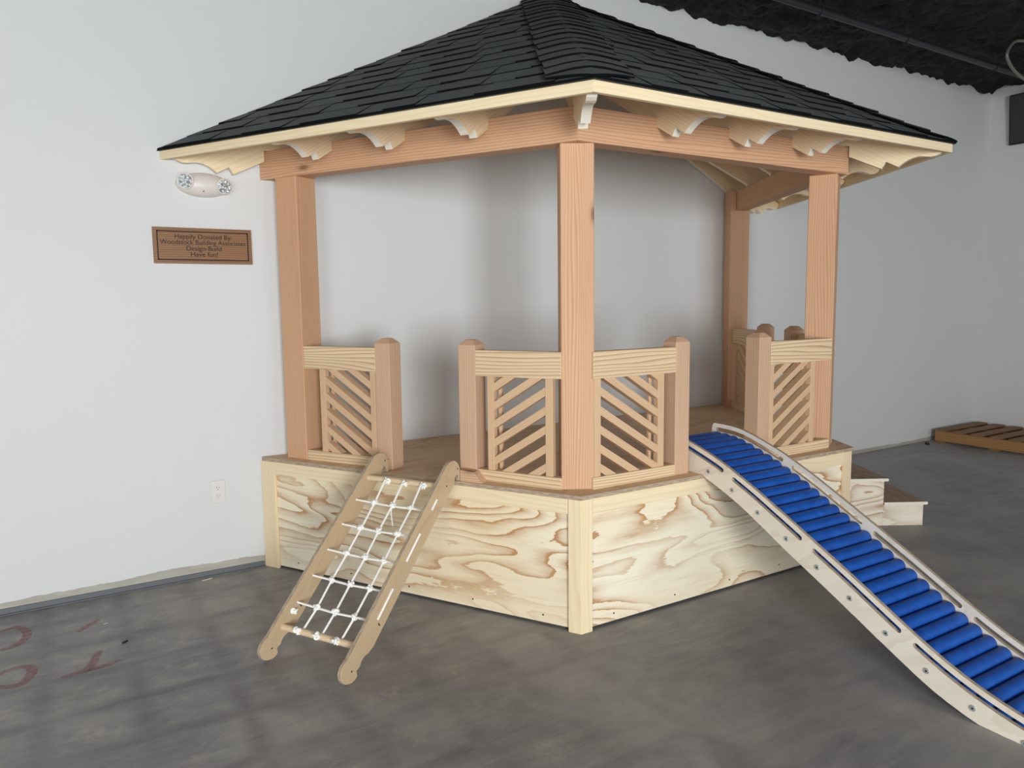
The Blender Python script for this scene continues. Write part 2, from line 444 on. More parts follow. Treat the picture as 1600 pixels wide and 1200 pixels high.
# posts
ZB = 2.045                                    # underside of the beams
def post(cx, cy, ang, name='post', tall=None):
    """centre, heading of one face normal"""
    h = 0.07
    M = Matrix.Translation((cx, cy, 0)) @ Matrix.Rotation(ang, 4, 'Z')
    mb = MB().box((-h, h), (-h, h), (H, ZB), M, FIR, 0.003, axis=2)
    if tall: mb.box(tall[0], tall[1], (ZB - 0.001, ZB + 0.14), M, FIR, 0.002, axis=2)
    return mb.clip(*WCLIP).obj(name, gz)
rc = 1.637
post(-rc * 0.5, -rc * C30, math.radians(-30))
post(rc * 0.5, -rc * C30, math.radians(30))
Dm, sm = 1.524, -0.657
def pt(sd, s, D): return SIDES[sd] @ Vector((s, -D, 0))
c1 = pt('L', sm - 0.07, Dm - 0.07); post(c1.x, c1.y, math.radians(-60), tall=((-0.07, 0.07), (0.01, 0.07)))
c4 = pt('B', -sm + 0.07, Dm - 0.07); post(c4.x, c4.y, math.radians(60), tall=((-0.07, 0.07), (0.03, 0.07)))

# beams
for sd in 'LRB':
    ring(sd, 1.515, 1.425, ZB, ZB + 0.138, FIR, bevel=0.002).obj('beam', gz)

# rafters: profile drawn in (distance from centre, height), thickness across
APEX = 3.284; SL = 0.5844
def roofz(D): return APEX - SL * D
def rafter(M, prof, slope, name):
    mb = MB(); mb.prism(prof, -0.019, 0.019, M, PINE if name == 'rafter' else PALE, 0.0, axis=-math.atan(slope), edge_mat=ENDG)
    return mb.clip(*WCLIP).obj(name, gz)
def arc(p0, p1, p2, n=6):   # quadratic through control
    return [((1 - t) ** 2 * p0[0] + 2 * t * (1 - t) * p1[0] + t * t * p2[0], (1 - t) ** 2 * p0[1] + 2 * t * (1 - t) * p1[1] + t * t * p2[1]) for t in [i / n for i in range(n + 1)]]
def common(Din):
    t = [(1.897, roofz(1.897) - 0.03), (1.893, 2.131)] + arc((1.893, 2.131), (1.872, 2.108), (1.84, 2.114), 4)[1:] + \
        arc((1.84, 2.114), (1.755, 2.152), (1.68, 2.086), 8)[1:] + [(1.628, 2.117), (1.61, 2.086), (1.5165, 2.141), (1.5165, 2.185), (1.4235, 2.185), (1.4235, 2.194),
        (Din, 2.194 + SL * (1.4235 - Din)), (Din, roofz(Din) - 0.03)]
    return t
HS = SL * C30
def hip():
    zt = lambda r: APEX - HS * r - 0.038
    return [(2.185, zt(2.185)), (2.18, 2.118), ] + arc((2.18, 2.118), (2.15, 2.086), (2.10, 2.098), 4)[1:] + arc((2.10, 2.098), (2.04, 2.112), (1.983, 2.058), 8)[1:] + \
        [(1.926, 2.090), (1.906, 2.056), (1.7515, 2.132), (1.7515, 2.186), (1.643, 2.186), (1.643, 2.186 + 0.002), (0.02, 2.188 + HS * 1.62), (0.02, zt(0.02))]
def prof_matrix(origin, dirv):  # local x -> outward dir, local y -> z, local z -> sideways
    d = Vector(dirv).normalized(); zz = Vector((0, 0, 1)); s = d.cross(zz)
    return Matrix(((d.x, zz.x, s.x, origin[0]), (d.y, zz.y, s.y, origin[1]), (d.z, zz.z, s.z, origin[2]), (0, 0, 0, 1)))
for sd in 'LRB':
    Ms = SIDES[sd]; n = (Ms @ Vector((0, -1, 0)))
    for s in (-0.437, 0.0, 0.44):
        o = Ms @ Vector((s, 0, 0))
        rafter(prof_matrix(o, n), common(0.04 if s == 0 else abs(s) / T30 + 0.045), SL, 'rafter')
for ang, dy in ((180, -0.0), (240, 0), (300, 0), (360, -0.0)):
    a = math.radians(ang); d = (math.cos(a), math.sin(a), 0)
    o = (0, -0.0 if dy == 0 and ang in (240, 300) else 0.008, 0)
    rafter(prof_matrix(o, d), hip(), HS, 'hip_rafter')
# sheathing and fascia
for sd in 'LRB':
    mb = MB()
    De, Dp = 1.917, 0.0
    # slab: eave edge, apex ; vertical offset .028 -> .012
    pts = [(-De * T30, -De), (De * T30, -De), (0.0, 0.0)]
    if sd == 'L': pts = [(-De * T30 - 0.12, -De), (De * T30, -De), (0, 0), (-0.12, 0.0)]
    if sd == 'B': pts = [(-De * T30, -De), (De * T30 + 0.12, -De), (0.12, 0.0), (0, 0)]
    n = len(pts)
    v = [(x, y, roofz(-y) - 0.028) for x, y in pts] + [(x, y, roofz(-y) - 0.013) for x, y in pts]
    f = [tuple(range(n)), tuple(range(n, 2 * n))] + [(i, (i + 1) % n, n + (i + 1) % n, n + i) for i in range(n)]
    mb.add(v, f, SIDES[sd], SHEATH, 0, axis=0); mb.clip(*WCLIP).obj('roof_sheathing', gz)
    ring(sd, 1.920, 1.900, 2.108, roofz(1.92) - 0.0135, PALE, off=(random.random() * 9, 2, 3)).obj('fascia_board', gz)

# shingles
def clip_poly(poly, a, b, c):    # keep a*x+b*y+c >= 0
    out = []
    for i in range(len(poly)):
        p, q = poly[i], poly[(i + 1) % len(poly)]
        dp, dq = a * p[0] + b * p[1] + c, a * q[0] + b * q[1] + c
        if dp >= 0: out.append(p)
        if (dp >= 0) != (dq >= 0):
            t = dp / (dp - dq); out.append((p[0] + (q[0] - p[0]) * t, p[1] + (q[1] - p[1]) * t))
    return out
DE = 1.934; COURSE_D = 0.1235
for sd in 'LRB':
    mb = MB(); row = 0; D0 = DE
    rng = random.Random({'L': 5, 'R': 9, 'B': 14}[sd])
    while D0 > 0.03:
        D1 = max(D0 - COURSE_D - 0.02, 0.0)
        half = D0 * T30 + (0.1 if sd in 'LB' else 0.0)
        s = -half - rng.random() * 0.2; high = rng.random() < 0.5
        while s < half:
            wd = rng.uniform(0.13, 0.30)
            lift = 0.004 if high else 0.0
            drop = rng.uniform(-0.002, 0.002) + (0.0 if high else -0.0)
            sk = rng.uniform(0.012, 0.02) if high else -0.0
            poly = [(s - sk, -D0 + drop), (s + wd - 0.003 + sk, -D0 + drop), (s + wd - 0.003, -D1), (s, -D1)]
            # hips (or the wall on the outer ends)
            k1 = T30
            if sd == 'L':
                poly = clip_poly(poly, -1, -k1, 0.0)             # s <= D tan30
            elif sd == 'B':
                poly = clip_poly(poly, 1, -k1, 0.0)
            else:
                poly = clip_poly(clip_poly(poly, -1, -k1, 0), 1, -k1, 0)
            if sd == 'L': poly = clip_poly(poly, 1, -k1, (WALL_Y - 0.002 - rng.uniform(0, 0.012)) / C30) if len(poly) > 2 else poly
            if sd == 'B': poly = clip_poly(poly, -1, -k1, (WALL_Y - 0.002 - rng.uniform(0, 0.012)) / C30) if len(poly) > 2 else poly
            if len(poly) > 2:
                def hz(y):
                    return roofz(-y) + (0.004 + lift) * (-y - D1) / (D0 - D1) + lift * 0.3
                n = len(poly)
                v = [(x, y, roofz(-y) - 0.005) for x, y in poly] + [(x, y, hz(y)) for x, y in poly]
                f = [tuple(range(n)), tuple(range(n, 2 * n))] + [(i, (i + 1) % n, n + (i + 1) % n, n + i) for i in range(n)]
                mb.add(v, f, SIDES[sd], SHINGLE, 0, axis=0, edge_mat=CUT_SHADE, edge_t=0.6)
            s += wd; high = not high
        D0 -= COURSE_D; row += 1
    mb.obj('shingles', gz)
# hip caps: curved shingles lapped up the two free hips
for ang in (240, 300):
    mb = MB(); a = math.radians(ang); d = Vector((math.cos(a), math.sin(a), 0)); sdv = d.cross(Vector((0, 0, 1)))
    n = 20; exp = 0.118; HW = 0.155
    r = 2.236; i = 0
    while r > 0.02:
        r1 = max(r - exp - 0.05, 0.0); verts = []; seg = 14
        jit = random.Random(i + ang).uniform(-0.006, 0.006)
        for (rr0, lift) in ((r, 0.013 + 0.003 * (i % 2)), (r1, 0.004)):
            for q in range(seg + 1):
                u = -HW + 2 * HW * q / seg + jit
                rr = min(rr0, (1.940 - abs(u) * 0.5) / C30)
                # roof surface beside the hip at lateral u: D = r*C30 + |u|*... faces fall away from the hip line
                Dl = rr * C30 + abs(u) * 0.5
                rad = 0.07
                ua = math.sqrt(u * u + rad * rad) - rad * 0.78 if abs(u) < 10 else abs(u)
                z = APEX - SL * (rr * C30 + ua * 0.5) + lift
                base = APEX - SL * Dl
                z = max(z, base + 0.004) if lift < 0.01 else z
                p = d * rr + sdv * u; verts.append((p.x, p.y, z))
        m = seg + 1
        # underside copy
        low = [(v[0], v[1], v[2] - 0.007) for v in verts]
        allv = verts + low; f = []
        for q in range(seg):
            f.append((q, q + 1, m + q + 1, m + q)); f.append((2 * m + q, 2 * m + q + 1, 3 * m + q + 1, 3 * m + q))
            f.append((q, q + 1, 2 * m + q + 1, 2 * m + q)); f.append((m + q, m + q + 1, 3 * m + q + 1, 3 * m + q))
        f.append((0, m, 3 * m, 2 * m)); f.append((seg, m + seg, 3 * m + seg, 2 * m + seg))
        mb.add(allv, f, None, SHINGLE, 0, axis=0, smooth=True, edge_mat=CUT_SHADE, edge_t=0.5)
        r -= exp; i += 1
    mb.clip(*WCLIP).obj('hip_cap', gz)
# drip edge under the shingles
DRIP = plain('black_drip_edge', (28, 30, 31), 0.6)
for sd in 'LRB':
    ring(sd, 1.931, 1.900, roofz(1.931) - 0.008, roofz(1.931) - 0.003, DRIP, bevel=0).obj('drip_edge', gz)

# railings: one short panel each side of every opening
DRL = 1.520
def railing(sd, r0, r1, nw, st, rise, inset=0.0):
    """r0..r1 rail span, nw newel span, st two stile spans, rise +1 slats climb with s"""
    M = SIDES[sd]
    mb = MB()
    nc = (nw[0] + nw[1]) / 2; h = (nw[1] - nw[0]) / 2; yc = -DRL + h; zt = 1.213
    sq = lambda k, z: [(nc - k, yc - k, z), (nc + k, yc - k, z), (nc + k, yc + k, z), (nc - k, yc + k, z)]
    v = sq(h, H) + sq(h, zt) + sq(h * 0.45, zt + 0.024)
    f = [(0, 1, 2, 3), (8, 9, 10, 11)] + [(a + i, a + (i + 1) % 4, a + 4 + (i + 1) % 4, a + 4 + i) for a in (0, 4) for i in range(4)]
    mb.add(v, f, M, FIR2, 0.002, axis=2); mb.obj('newel_post', gz)
    rl = -DRL + inset
    MB().box((r0, r1), (rl, rl + 0.040), (1.076, 1.192), M, RAIL, 0.002).obj('top_rail', gz)
    MB().box((r0, r1), (rl, rl + 0.040), (H, 0.652), M, RAIL, 0.002).obj('bottom_rail', gz)
    yf = rl + 0.006
    for a, b in st:
        MB().box((a, b), (yf, yf + 0.030), (0.652, 1.076), M, SLAT, 0.0015).obj('stile', gz)
    i0, i1 = st[0][1], st[1][0]
    # little backing strips behind the slat ends
    for a, b in ((i0, i0 + 0.016), (i1 - 0.016, i1)):
        MB().box((a, b), (yf + 0.0435, yf + 0.058), (0.652, 1.076), M, SLAT, 0.001).obj('backing_strip', gz)
    tanr = 0.63; pitch = 0.083; hh = 0.038
    span = i1 - i0; z = 0.652 - tanr * span + 0.018
    while z < 1.076:
        za, zb = (z, z + tanr * span) if rise > 0 else (z + tanr * span, z)
        poly = [(i0, za), (i1, zb), (i1, zb + hh), (i0, za + hh)]
        poly = clip_poly(poly, 0, 1, -0.652); poly = clip_poly(poly, 0, -1, 1.076) if len(poly) > 2 else poly
        if len(poly) > 2:
            Mv = M @ Matrix(((1, 0, 0, 0), (0, 0, -1, yf + 0.031), (0, 1, 0, 0), (0, 0, 0, 1)))
            MB().prism(poly, -0.012, 0.029, Mv, SLAT, 0.0008, axis=math.atan(tanr) * rise).obj('slat', gz)
        z += pitch
railing('L', -0.657, -0.195, (-0.195, -0.106), ((-0.559, -0.523), (-0.235, -0.201)), -1)
railing('L', 0.372, 0.795, (0.283, 0.372), ((0.429, 0.463), (0.717, 0.752)), 1)
railing('R', -0.803, -0.333, (-0.333, -0.247), ((-0.793, -0.758), (-0.434, -0.397)), -1)
railing('R', 0.307, 0.784, (0.220, 0.307), ((0.314, 0.340), (0.625, 0.660)), 1)
railing('B', -0.784, -0.372, (-0.372, -0.283), ((-0.752, -0.717), (-0.463, -0.429)), -1)
railing('B', 0.195, 0.657, (0.106, 0.195), ((0.201, 0.235), (0.523, 0.559)), 1, 0.068)
# strike block screwed to the deck at each side of the ladder opening
for prof in ([(-0.121, H), (-0.121, H + 0.053), (-0.185, H + 0.050), (-0.232, H)], [(0.313, H), (0.313, H + 0.052), (0.385, H + 0.048), (0.428, H)]):
    Mv = ML @ Matrix(((1, 0, 0, 0), (0, 0, -1, 0), (0, 1, 0, 0), (0, 0, 0, 1)))
    MB().prism(prof, 1.5215, 1.570, Mv, FIR2, 0.0015, axis=0).obj('ladder_cleat', gz)

# ------------------------------------------------------------------ rope net ladder
lad = thing('rope_ladder', 'wooden climbing ladder with white rope net leaning on the platform edge', 'ladder', tuple(pt('L', 0.1, 2.33)))
MLv = ML @ Matrix(((0, 0, 1, 0), (-1, 0, 0, 0), (0, 1, 0, 0), (0, 0, 0, 1)))   # local (D, z, s) ; y world = -D
def offp(D, z): return (D, z)
edge_hi = [(2.33, 0.104), (1.667, 0.692)]
board = [(1.667, 0.690)] + arc((1.667, 0.690), (1.632, 0.712), (1.598, 0.698), 4)[1:] + arc((1.598, 0.698), (1.566, 0.68), (1.562, 0.64), 4)[1:] + \
        [(1.560, H + 0.002), (1.572, H + 0.002)] + arc((1.572, H + 0.002), (1.574, 0.630), (1.592, 0.632), 4)[1:] + arc((1.592, 0.632), (1.612, 0.628), (1.612, 0.597), 4)[1:] + \
        [(2.205, 0.086), (2.232, 0.074)] + arc((2.232, 0.074), (2.275, 0.073), (2.286, 0.042), 5)[1:] + [(2.306, 0.034)] + arc((2.306, 0.034), (2.290, 0.003), (2.335, 0.0), 5)[1:] + \
        arc((2.335, 0.0), (2.39, 0.005), (2.392, 0.052), 5)[1:] + arc((2.392, 0.052), (2.388, 0.082), (2.345, 0.1), 4)[1:]
for s0, s1 in ((-0.118, -0.100), (0.292, 0.310)):
    mb = MB(); mb.prism(board, s0, s1, MLv, BIRCH, 0.0012, axis=-0.727, edge_mat=EDGE)
    p = mb.obj('side_board', lad)
    mb = MB()
    for (D, z) in ((2.333, 0.045), (2.17, 0.165), (2.165, 0.158), (1.675, 0.60), (1.585, 0.66)):
        c = [(D + 0.0035 * math.cos(j * math.pi / 4), z + 0.0035 * math.sin(j * math.pi / 4)) for j in range(8)]
        mb.prism(c, s1, s1 + 0.0012, MLv, BLACKM, 0)
    mb.obj('screw_holes', p)
def LP(t, s, w=0.0):   # on the net plane
    D = 1.97 + 0.748 * t + 0.664 * w; z = 0.37 - 0.664 * t + 0.748 * w
    return ML @ Vector((s, -D, z))
for t in (-0.352, 0.396):
    MB().tube([LP(t, -0.101 + 0.394 * i / 4) for i in range(5)], 0.0135, 14, DOWEL).obj('dowel', lad)
def rope_geo(mb, pts, r=0.0050):
    # three twisted strands
    P = [Vector(p) for p in pts]; L = [0]
    for i in range(1, len(P)): L.append(L[-1] + (P[i] - P[i - 1]).length)
    tot = L[-1]; n = max(int(tot / 0.0022), 6)
    def at(x):
        for i in range(1, len(P)):
            if x <= L[i] or i == len(P) - 1:
                k = (x - L[i - 1]) / max(L[i] - L[i - 1], 1e-9); return P[i - 1].lerp(P[i], k), (P[i] - P[i - 1]).normalized()
    for st in range(3):
        q = []
        for i in range(n + 1):
            p, d = at(tot * i / n); a = d.orthogonal().normalized(); b = d.cross(a)
            ph = 2 * math.pi * (tot * i / n / 0.017 + st / 3)
            q.append(p + (a * math.cos(ph) + b * math.sin(ph)) * r * 0.52)
        mb.tube(q, r * 0.56, 5, ROPE)
    return mb
def knot_geo(mb, c, size=0.012, tail=None):
    a0 = random.uniform(0, 6.28)
    R = Matrix.Rotation(a0, 3, 'Z') @ Matrix.Rotation(random.uniform(0, 3), 3, 'X')
    q = []
    for i in range(48):
        t = 2 * math.pi * i / 48
        v = Vector((math.sin(t) + 2 * math.sin(2 * t), math.cos(t) - 2 * math.cos(2 * t), -math.sin(3 * t) * 1.6)) * (size / 3.0)
        q.append(Vector(c) + R @ v)
    mb.tube(q, 0.0050, 6, ROPE, closed=True)
    if tail: rope_geo(mb, [c, Vector(c) + Vector(tail)], 0.0038)
    return mb
rows = (-0.225, -0.094, 0.036, 0.163, 0.289)
cols = (0.008, 0.108, 0.207)
vr = []
for i, s in enumerate(cols):
    mb = MB(); pts = [LP(-0.352, s + 0.003, 0.018)] + [LP(t, s + random.uniform(-0.003, 0.003), 0) for t in rows] + [LP(0.396, s - 0.012, -0.004)]
    o = rope_geo(mb, pts, 0.0046).obj('rope', lad)
    vr.append(o)
    k = MB(); knot_geo(k, LP(-0.335, s + 0.016, 0.016), 0.012, (0.006, -0.004, -0.014)); k.obj('knot', o)
    k = MB(); knot_geo(k, LP(0.402, s - 0.016, 0.02), 0.013, (0.006, -0.006, -0.016)); k.obj('knot', o)
for t in rows:
    mb = MB(); rope_geo(mb, [LP(t - 0.004, -0.101), LP(t, cols[0]), LP(t + 0.004, cols[1]), LP(t, cols[2]), LP(t, 0.293)], 0.0048)
    o = mb.obj('rope', lad)
    for s in cols:
        k = MB(); knot_geo(k, LP(t, s, 0.004), 0.0125); k.obj('knot', o)
for a, b in ((-0.286, -0.233), (-0.113, 0.019), (0.144, 0.277)):   # rope running down the outer face between holes
    n = 4; rope_geo(MB(), [LP(a + (b - a) * i / n, 0.3135) for i in range(n + 1)], 0.0046).obj('rope', lad)
knot_geo(MB(), LP(0.324, -0.092, 0.0), 0.012).obj('knot', lad)
rope_geo(MB(), [LP(-0.215, 0.108, 0.0), LP(-0.2, 0.115, 0.005) + Vector((0, 0, -0.02)), LP(-0.19, 0.125, 0.0) + Vector((0.0, 0, -0.06))], 0.0022).obj('loose_rope_end', lad)

# ------------------------------------------------------------------ roller ramp
TOP = [(-1.262, 0.752), (-1.30, 0.762), (-1.406, 0.759), (-1.49, 0.742), (-1.571, 0.717), (-1.675, 0.684), (-1.782, 0.638), (-1.89, 0.590), (-1.973, 0.547), (-2.055, 0.507), (-2.213, 0.425), (-2.344, 0.358),
       (-2.507, 0.268), (-2.655, 0.190), (-2.791, 0.132), (-2.951, 0.088), (-3.05, 0.074), (-3.12, 0.064)]
BOT = [(-1.250, 0.602), (-1.56, 0.602), (-1.785, 0.513), (-2.043, 0.374), (-2.20, 0.293), (-2.35, 0.214), (-2.513, 0.127), (-2.662, 0.053), (-2.797, 0.008), (-2.87, 0.001), (-3.13, 0.001)]
def cr(P, n=6):     # Catmull-Rom through the points
    out = []
    for i in range(len(P) - 1):
        p0, p1, p2, p3 = P[max(i - 1, 0)], P[i], P[i + 1], P[min(i + 2, len(P) - 1)]
        for j in range(n):
            t = j / n
            out.append(tuple(0.5 * ((2 * p1[k]) + (-p0[k] + p2[k]) * t + (2 * p0[k] - 5 * p1[k] + 4 * p2[k] - p3[k]) * t * t + (-p0[k] + 3 * p1[k] - 3 * p2[k] + p3[k]) * t ** 3) for k in range(2)))
    return out + [P[-1]]
topc = cr(TOP[1:], 5); botc = cr(BOT[1:], 4)
def smooth_curve(c, it=3):
    for _ in range(it):
        c = [c[0]] + [tuple((c[i - 1][k] + 2 * c[i][k] + c[i + 1][k]) / 4 for k in range(2)) for i in range(1, len(c) - 1)] + [c[-1]]
    return c
topc = smooth_curve(topc, 8)
def along(c, x):    # point and tangent at y = x (y decreasing)
    for i in range(len(c) - 1):
        if c[i][0] >= x >= c[i + 1][0]:
            t = (c[i][0] - x) / max(c[i][0] - c[i + 1][0], 1e-9)
            d = Vector((c[i + 1][0] - c[i][0], c[i + 1][1] - c[i][1])).normalized()
            return Vector((x, c[i][1] + (c[i + 1][1] - c[i][1]) * t)), d
    return Vector(c[-1]), Vector((-1, 0))
def normal_off(x, dist):   # point below the top edge, measured square to it
    p, d = along(topc, x); n = Vector((d.y, -d.x))
    if n.y > 0: n = -n
    return p + n * dist
def bottom_z(x): return along(botc, x)[0].y if x < -1.25 else 0.602
def ramp_column(y):
    """top point, inward normal and board depth at one station"""
    if y > -1.32:
        u = max(0.0, (y + 1.272) / 0.022); z = 0.7625 - 0.030 * (1 - math.sqrt(max(0.0, 1 - u * u)))
        if y < -1.272: z = along(topc, min(y, -1.301))[0].y
        return Vector((y, z)), Vector((0, -1)), z - 0.602
    p, _d = along(topc, y); n = (normal_off(y, 1.0) - p).normalized()
    k = min(1.0, (-1.32 - y) / 0.08); n = (Vector((0, -1)) * (1 - k) + n * k).normalized()
    d = 0.05
    while d < 0.4 and (p + n * d).y > bottom_z((p + n * d).x): d += 0.001
    return p, n, d
slots = ((-1.278, -1.715), (-1.765, -2.135), (-2.185, -2.56), (-2.605, -3.0))
ys = [-1.25, -1.253, -1.258, -1.265, -1.272]; y = -1.272
while y > -3.13: ys.append(y); y -= 0.016
for a_, b_ in slots:
    for q in (0, 0.0008, 0.003, 0.006, 0.0102): ys += [a_ - q, b_ + q]
ys = sorted(set(round(q, 5) for q in ys), reverse=True)
def slot_h(y):
    for a_, b_ in slots:
        if b_ < y < a_:
            e = min(a_ - y, y - b_); return 0.0102 if e >= 0.0102 else math.sqrt(max(0.0, 0.0102 ** 2 - (0.0102 - e) ** 2))
    return 0.0
def plate_geometry(th):
    v = []; f = []; th2 = th / 2
    cols_ = []
    for y in ys:
        p, n, d = ramp_column(y); h = slot_h(y); c0 = 0.0305
        cols_.append(([p, p + n * (c0 - h), p + n * (c0 + h), p + n * d], h > 0))
    for P4, _h in cols_:
        for zz in (-th2, th2):
            for q in P4: v.append((q.x, q.y, zz))
    for i in range(len(cols_) - 1):
        A, B = 8 * i, 8 * (i + 1)
        op = cols_[i][1] or cols_[i + 1][1]
        for (j, k2) in ((0, 1), (2, 3)):
            f.append((A + j, A + k2, B + k2, B + j)); f.append((A + 4 + j, A + 4 + k2, B + 4 + k2, B + 4 + j))
        f.append((A, B, B + 4, A + 4)); f.append((A + 3, B + 3, B + 7, A + 7))
        if op: f.append((A + 1, B + 1, B + 5, A + 5)); f.append((A + 2, B + 2, B + 6, A + 6))
    for A in (0, 8 * (len(cols_) - 1)): f.append((A, A + 1, A + 5, A + 4)); f.append((A + 2, A + 3, A + 7, A + 6)); f.append((A + 1, A + 2, A + 6, A + 5))
    return v, f
v, f = plate_geometry(0.016)
ramp = thing('roller_ramp', 'curved wooden slide ramp with blue foam rollers between slotted pale side boards', 'ramp', (0, -2.2, 0))
XN, XF = -0.207, 0.194
for x, nm in ((XN, 'near'), (XF, 'far')):
    Mv = Matrix(((0, 0, 1, x), (1, 0, 0, 0), (0, 1, 0, 0), (0, 0, 0, 1)))   # local (y, z, x)
    mb = MB(); mb.add(v, f, Mv, MAPLE, 0, axis=-0.48 + math.pi, edge_mat=EDGE, weld=True); side = mb.obj('side_board', ramp)
BSP = 0.148
yb = -1.492
for i in range(11):
    y = yb - BSP * i; pc = normal_off(y, 0.078)
    sgn = -1
    mb = MB(); c = [(0.0105 * math.cos(j * math.pi / 6), 0.0105 * math.sin(j * math.pi / 6)) for j in range(12)]
    Mv = Matrix(((0, 0, 1, XN - 0.0115), (1, 0, 0, pc.x), (0, 1, 0, pc.y), (0, 0, 0, 1)))
    mb.prism(c, 0, 0.004, Mv, STEEL, 0.001); c2 = [(0.0035 * math.cos(j * math.pi / 3), 0.0035 * math.sin(j * math.pi / 3)) for j in range(6)]
    mb.prism(c2, -0.0006, 0.001, Mv, BLACKM, 0); mb.obj('bolt', ramp)
# rollers every 58 mm of arc
y = -1.292
p, _ = along(topc, y); cnt = 0; acc = Vector(p); 
while y > -3.08:
    pc = normal_off(y, 0.069)
    x0, x1 = XN + 0.0095, XF - 0.0095; R = 0.0292
    prof = [(x0, R * 0.80), (x0 + 0.004, R * 0.95), (x0 + 0.010, R)] + [(x0 + 0.010 + (x1 - x0 - 0.02) * k / 4, R) for k in (1, 2, 3)] + [(x1 - 0.010, R), (x1 - 0.004, R * 0.95), (x1, R * 0.80)]
    MB().tube([(a, pc.x, pc.y) for a, _r2 in prof], [r2 for _a, r2 in prof], 22, BLUE).obj('roller', ramp)
    # advance along the roller path
    step = 0.0
    while step < 0.0572:
        q0 = normal_off(y, 0.070); y -= 0.001; step += (normal_off(y, 0.070) - q0).length

# ------------------------------------------------------------------ steps
stp = thing('wooden_steps', 'low pale plywood steps with brown treads at the far side of the platform', 'steps', tuple(pt('B', -0.07, 1.93)))
S0, S1 = -0.4, 0.26
rise = 0.15
nose = [2.305, 2.055, 1.80]
for i in range(3):
    D1 = nose[i] - 0.022; D0 = (nose[i + 1] - 0.022) if i < 2 else 1.5765
    z1 = rise * (i + 1)
    # cheeks, riser and tread of each step
    for a, b in ((S0, S0 + 0.018), (S1 - 0.018, S1)):
        MB().box((a, b), (-D1, -D0 - 0.0005), (0, z1 - 0.019), MBk, STEPM, 0.001, axis=1).obj('side_panel', stp)
    MB().box((S0 + 0.018, S1 - 0.018), (-D1, -D1 + 0.018), (0 if i == 0 else rise * i, z1 - 0.019), MBk, STEPM, 0.001).obj('riser', stp)
    mb = MB()
    prof = [(-D0 - 0.0, z1 - 0.0185), (-D0, z1)] + [(-nose[i] + 0.009 - 0.009 * math.sin(math.pi * j / 6), z1 - 0.009 + 0.009 * math.cos(math.pi * j / 6)) for j in range(7)]
    Mv = MBk @ Matrix(((0, 0, 1, 0), (1, 0, 0, 0), (0, 1, 0, 0), (0, 0, 0, 1)))
    mb.prism(prof, S0 - 0.012, S1 + 0.012, Mv, ENDG, 0, axis=2, edge_mat=TREADM); mb.obj('tread', stp)

# ------------------------------------------------------------------ pallet
PAL = lumber('weathered_pallet', (150, 112, 78), (104, 74, 50), (60, 38, 26), 0.014, 0.6)
PALS = lumber('pallet_stringer', (170, 126, 80), (130, 92, 56), (60, 38, 26), 0.014, 0.6)
pal = thing('wooden_pallet', 'weathered brown wooden pallet lying flat in the room corner', 'pallet', (4.9, -0.65, 0))
PX0, PX1, PY0, PY1 = 4.50, 5.29, -1.28, -0.04
for x in (PX0, (PX0 + PX1) / 2, PX1 - 0.04):
    MB().box((x, x + 0.04), (PY0, PY1), (0.016, 0.108), None, PALS, 0.003).obj('stringer', pal)
ny = 8
for i in range(ny):
    yy = PY1 - 0.095 - i * ((PY1 - PY0 - 0.095) / (ny - 1))
    MB().box((PX0 - 0.004, PX1), (yy, yy + 0.092), (0.108, 0.124), None, PAL, 0.002).obj('deck_board', pal)
for i in (0, 3, 7):
    yy = PY1 - 0.095 - i * ((PY1 - PY0 - 0.095) / (ny - 1))
    MB().box((PX0, PX1), (yy, yy + 0.092), (0.0, 0.016), None, PAL, 0.002).obj('base_board', pal)

# ------------------------------------------------------------------ wall fittings
# plaque
PLQ = lumber('walnut_plaque', (158, 112, 72), (98, 62, 36), (90, 55, 30), 0.009, 0.8, knots=False, rough=0.45)
plq = thing('wall_plaque', 'brown wooden plaque with dark engraved donation text on the white wall', 'plaque', (-2.058, WALL_Y, 1.70))
px0, px1, pz0, pz1 = -2.290, -1.828, 1.612, 1.787
MB().box((px0, px1), (WALL_Y - 0.016, WALL_Y - 0.0005), (pz0, pz1), None, PLQ, 0.001, axis=0).obj('board', plq)
INK = plain('burnt_engraving', (34, 20, 12), 0.7)
mb = MB(); yf = WALL_Y - 0.0168
a, b, c, d = px0 + 0.017, px1 - 0.017, pz0 + 0.016, pz1 - 0.016; t = 0.0055
for bx, bz in (((a, b), (c, c + t)), ((a, b), (d - t, d)), ((a, a + t), (c, d)), ((b - t, b), (c, d))):
    mb.box(bx, (yf, yf + 0.0012), bz, None, INK, 0)
mb.obj('engraved_border', plq)
def text_mesh(body, size, loc, mat, parent, name, width=None, thick=0.0008):
    cu = bpy.data.curves.new('txt', 'FONT'); cu.body = body; cu.size = size; cu.align_x = 'CENTER'; cu.align_y = 'CENTER'; cu.extrude = thick; cu.offset = 0.0
    o = bpy.data.objects.new('txt', cu); COL.objects.link(o)
    dg = bpy.context.evaluated_depsgraph_get(); dg.update()
    me = bpy.data.meshes.new_from_object(o.evaluated_get(dg)); bpy.data.objects.remove(o)
    xs = [v.co.x for v in me.vertices]; k = width / (max(xs) - min(xs)) if width else 1.0
    for v in me.vertices:
        x, y, z = v.co; v.co = (loc[0] + x * k, loc[1] - z, loc[2] + y)
    me.materials.append(mat)
    ob = bpy.data.objects.new(name, me); COL.objects.link(ob); ob.parent = parent; ob.matrix_parent_inverse = chain_inv(parent)
    return ob
cx = (px0 + px1) / 2
